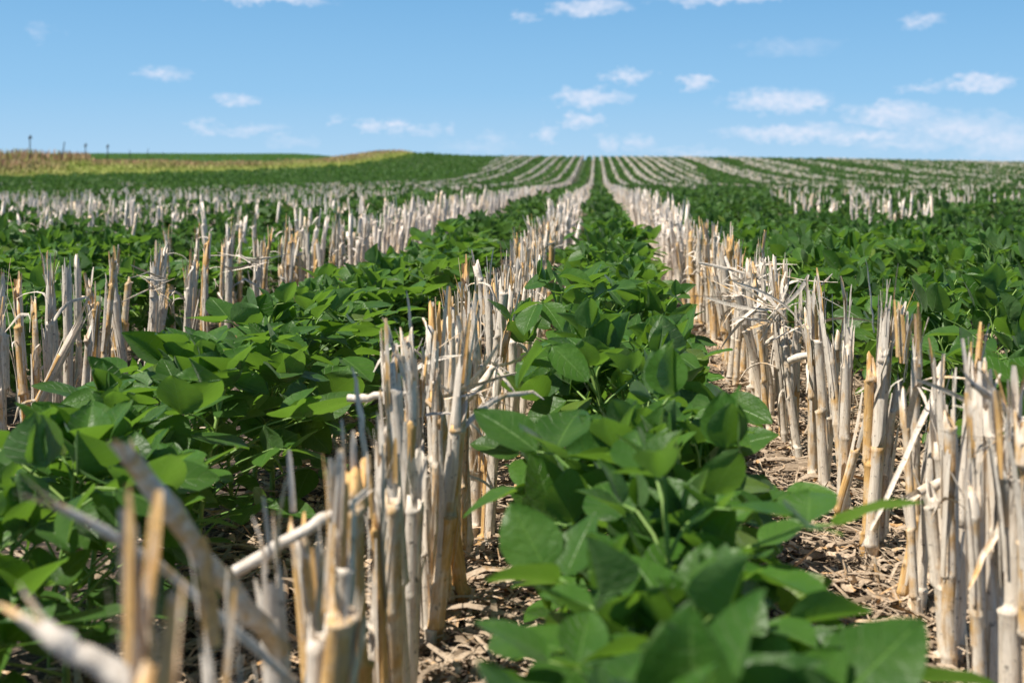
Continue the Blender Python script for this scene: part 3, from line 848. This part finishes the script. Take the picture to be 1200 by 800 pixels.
# tangle of shredded leaves caught on the right row
def tangle(cx, cy, Yd, n, wpx, hpx, label):
    acc = Acc(); c0 = P3(cx, cy, Yd); prev = []
    for k in range(n):
        a = random.gauss(-.35, .55); ln = random.uniform(.05, .20); ww = random.uniform(.0012, .0055)
        d = np.array([math.cos(a)*random.choice([1, 1, -1]), random.uniform(-.5, .5), math.sin(a)*.8]); d /= np.linalg.norm(d)
        p = np.array([random.gauss(0, wpx*.4)*Yd/F, random.gauss(0, .12), random.gauss(0, hpx*.4)*Yd/F])
        if prev:
            near_ = min(prev, key=lambda q: np.linalg.norm(q-p)); p = near_+d*ln*random.uniform(-.4, .4)
        side = np.cross(d, RNG.normal(size=3)); bend = RNG.normal(0, .3, 3)
        pts = [p+d*ln*(t-.5)+bend*ln*(t-.5)**2 for t in (0, .2, .4, .6, .8, 1)]
        prev += pts
        ribbon(acc, pts, ww*np.array([.5, 1, 1, .9, .7, .2]), side, random.uniform(0, .6), random.random())
    o = link('leaf_tangle', acc.mesh('leaf_tangle', DRYLEAF)); o.location = c0
    tag(o, label, 'dry leaf tangle', 'tangles of shredded corn leaf')
tangle(925, 375, 2.75, 34, 55, 32, 'tangle of shredded white corn leaves caught on the right stubble row')
tangle(868, 335, 3.5, 26, 35, 25, 'smaller tangle of shredded leaves farther along the right stubble row')
tangle(1165, 470, 1.55, 14, 30, 40, 'loose knot of torn leaves on the stubs at the right edge')
tangle(180, 335, 3.6, 12, 18, 25, 'torn leaves caught on the left side stubble')
tangle(275, 320, 4.2, 12, 18, 22, 'second knot of torn leaves on left side stubble, farther right')
tangle(540, 420, 2.1, 14, 30, 50, 'torn leaf shreds hanging on the left centre stubble row')

# corn cob lying in the gap
def cob():
    acc = Acc(); n = 14; m = 12; V = []
    for i in range(n):
        f = i/(n-1); r = .013*(math.sin(math.pi*(.12+.83*f))**.5)
        for j in range(m):
            a = 2*math.pi*j/m; rr = r*(1+.10*((i+j) % 2))
            V.append((f*.10-.05, rr*math.cos(a), .014+rr*math.sin(a)))
    acc.add(np.array(V), grid_faces(n, m, True), .5)
    o = link('corn_cob', acc.mesh('corn_cob', COB)); o.location = (.44, 3.35, .008); o.rotation_euler = (0, 0, -.2)
    tag(o, 'dark red bare corn cob lying beside the right stubble row', 'corn cob')
cob()

# ------------------------------------------------------------------ grass bank and fence
def grass():
    rs = np.random.default_rng(4); n = 60000
    u = rs.uniform(-.62, -.125, n); e = edge_Y(u); Y = e+rs.random(n)**1.4*40-.5; X = u*Y
    Z = ground_z(X, Y)
    pat = smooth_noise(X, Y, .22, 2)+.35*smooth_noise(X, Y, .9, 4)
    tall = np.clip((Y-e-4)/10, 0, 1)*np.clip(.55+pat, 0, 1)
    h = .18+(.45+.5*(u < -.44))*tall*rs.uniform(.6, 1.3, n); wd = rs.uniform(.03, .09, n)
    a = rs.uniform(0, np.pi, n); lx = rs.normal(0, .12, n); ly = rs.normal(0, .12, n)
    c, s_ = np.cos(a)*wd, np.sin(a)*wd
    V = np.zeros((n, 4, 3))
    V[:, 0] = np.stack([X-c, Y-s_, Z], -1); V[:, 1] = np.stack([X+c, Y+s_, Z], -1)
    V[:, 2] = np.stack([X+c*.4+lx, Y+s_*.4+ly, Z+h], -1); V[:, 3] = np.stack([X-c*.4+lx, Y-s_*.4+ly, Z+h*.9], -1)
    Fq = np.arange(n*4).reshape(-1, 4)
    red = np.clip(tall*1.4-.35+.5*(u < -.46), 0, 1)*(rs.random(n) < .8)
    hg = np.zeros((n, 4)); hg[:, 2:] = red[:, None]; hg[:, :2] = red[:, None]*.6
    o = link('meadow_grass', np_mesh('meadow_grass', V.reshape(-1, 3), Fq, [GRASS], np.repeat(rs.random(n), 4), extra={'hgt': hg.ravel()}, smooth=False))
    tag(o, 'yellow green and rusty tall grass on the bank behind the field', 'grass', kind='stuff')
grass()
# far field beyond the bank
def far_field():
    rs = np.random.default_rng(9); n = 26000
    Y = rs.uniform(118, 300, n); u = rs.uniform(-.60, -.15, n); X = np.round(u*Y/.9)*.9+rs.normal(0, .12, n)
    u = X/Y; ok = Y > edge_Y(u)+36; X, Y = X[ok], Y[ok]; n = len(X); Z = ground_z(X, Y)
    s = rs.uniform(.18, .38, n); a = rs.uniform(0, 6.28, n); V = np.zeros((n, 4, 3)); tz = rs.uniform(-.12, .12, (n, 4))
    for k in range(4):
        V[:, k] = np.stack([X+s*np.cos(a+k*1.57), Y+s*np.sin(a+k*1.57), Z+.32+tz[:, k]], -1)
    o = link('far_crop', np_mesh('far_crop', V.reshape(-1, 3), np.arange(n*4).reshape(-1, 4), [LEAF_FAR], np.repeat(rs.random(n), 4), smooth=False))
    tag(o, 'dark green crop on the distant rise behind the grassy bank', 'crop', kind='stuff')
far_field()
def fence_post(px, top, base_, Yd, knob, lean, label):
    X = (px-699)*Yd/F; zt = H+(205-top)*Yd/F; zb = float(ground_z(X, Yd)); h = max(zt-zb, .5)
    root = bpy.data.objects.new('fence_post', None); C.objects.link(root); root.location = (X, Yd, zb); root.rotation_euler = (0, lean, 0)
    A = Acc(); r = .042
    tube(A, [(0, 0, -.1), (0, 0, h*.3), (0.01, 0, h*.7), (0, 0, h)], [r*1.1, r, r*.95, r*.9], 8, .5)
    tube(A, [(0, 0, h), (0, 0, h+.003)], [r*.9, .002], 8, .5)
    link('post', A.mesh('fence_post', POST), root)
    if knob:
        K = Acc()
        b = knob
        tube(K, [(-.05, 0, h-.04), (-.05, 0, h+.02), (0, 0, h+.12), (.05, 0, h+.22), (.06, 0, h+.30)], [.02, b*.75, b, b*.8, .02], 8, .3)
        tube(K, [(.0, 0, h+.16), (b*1.6, 0, h+.10), (b*2.4, 0, h+.04)], [b*.6, b*.45, .01], 6, .3)
        link('cap', K.mesh('fence_post_cap', POST), root)
    tag(root, label, 'fence post', 'fence posts on the grassy bank')
fence_post(35, 163, 180, 88, .09, 0, 'leftmost dark fence post with a dark lump on top')
fence_post(71, 166, 180, 92, 0, .16, 'slanting bare thin fence post, second from the left')
fence_post(100, 172, 184, 100, .08, 0, 'dark fence post with a knob, left one of the close pair')
fence_post(126, 173, 185, 106, .08, 0, 'dark fence post with a knob, right one of the close pair')
fence_post(152, 176, 185, 150, 0, 0, 'short bare fence post just right of the close pair')
fence_post(173, 174, 184, 165, 0, .03, 'taller bare fence post, second from the right end')
fence_post(191, 178, 184, 185, 0, 0, 'smallest farthest fence post at the right end of the line')
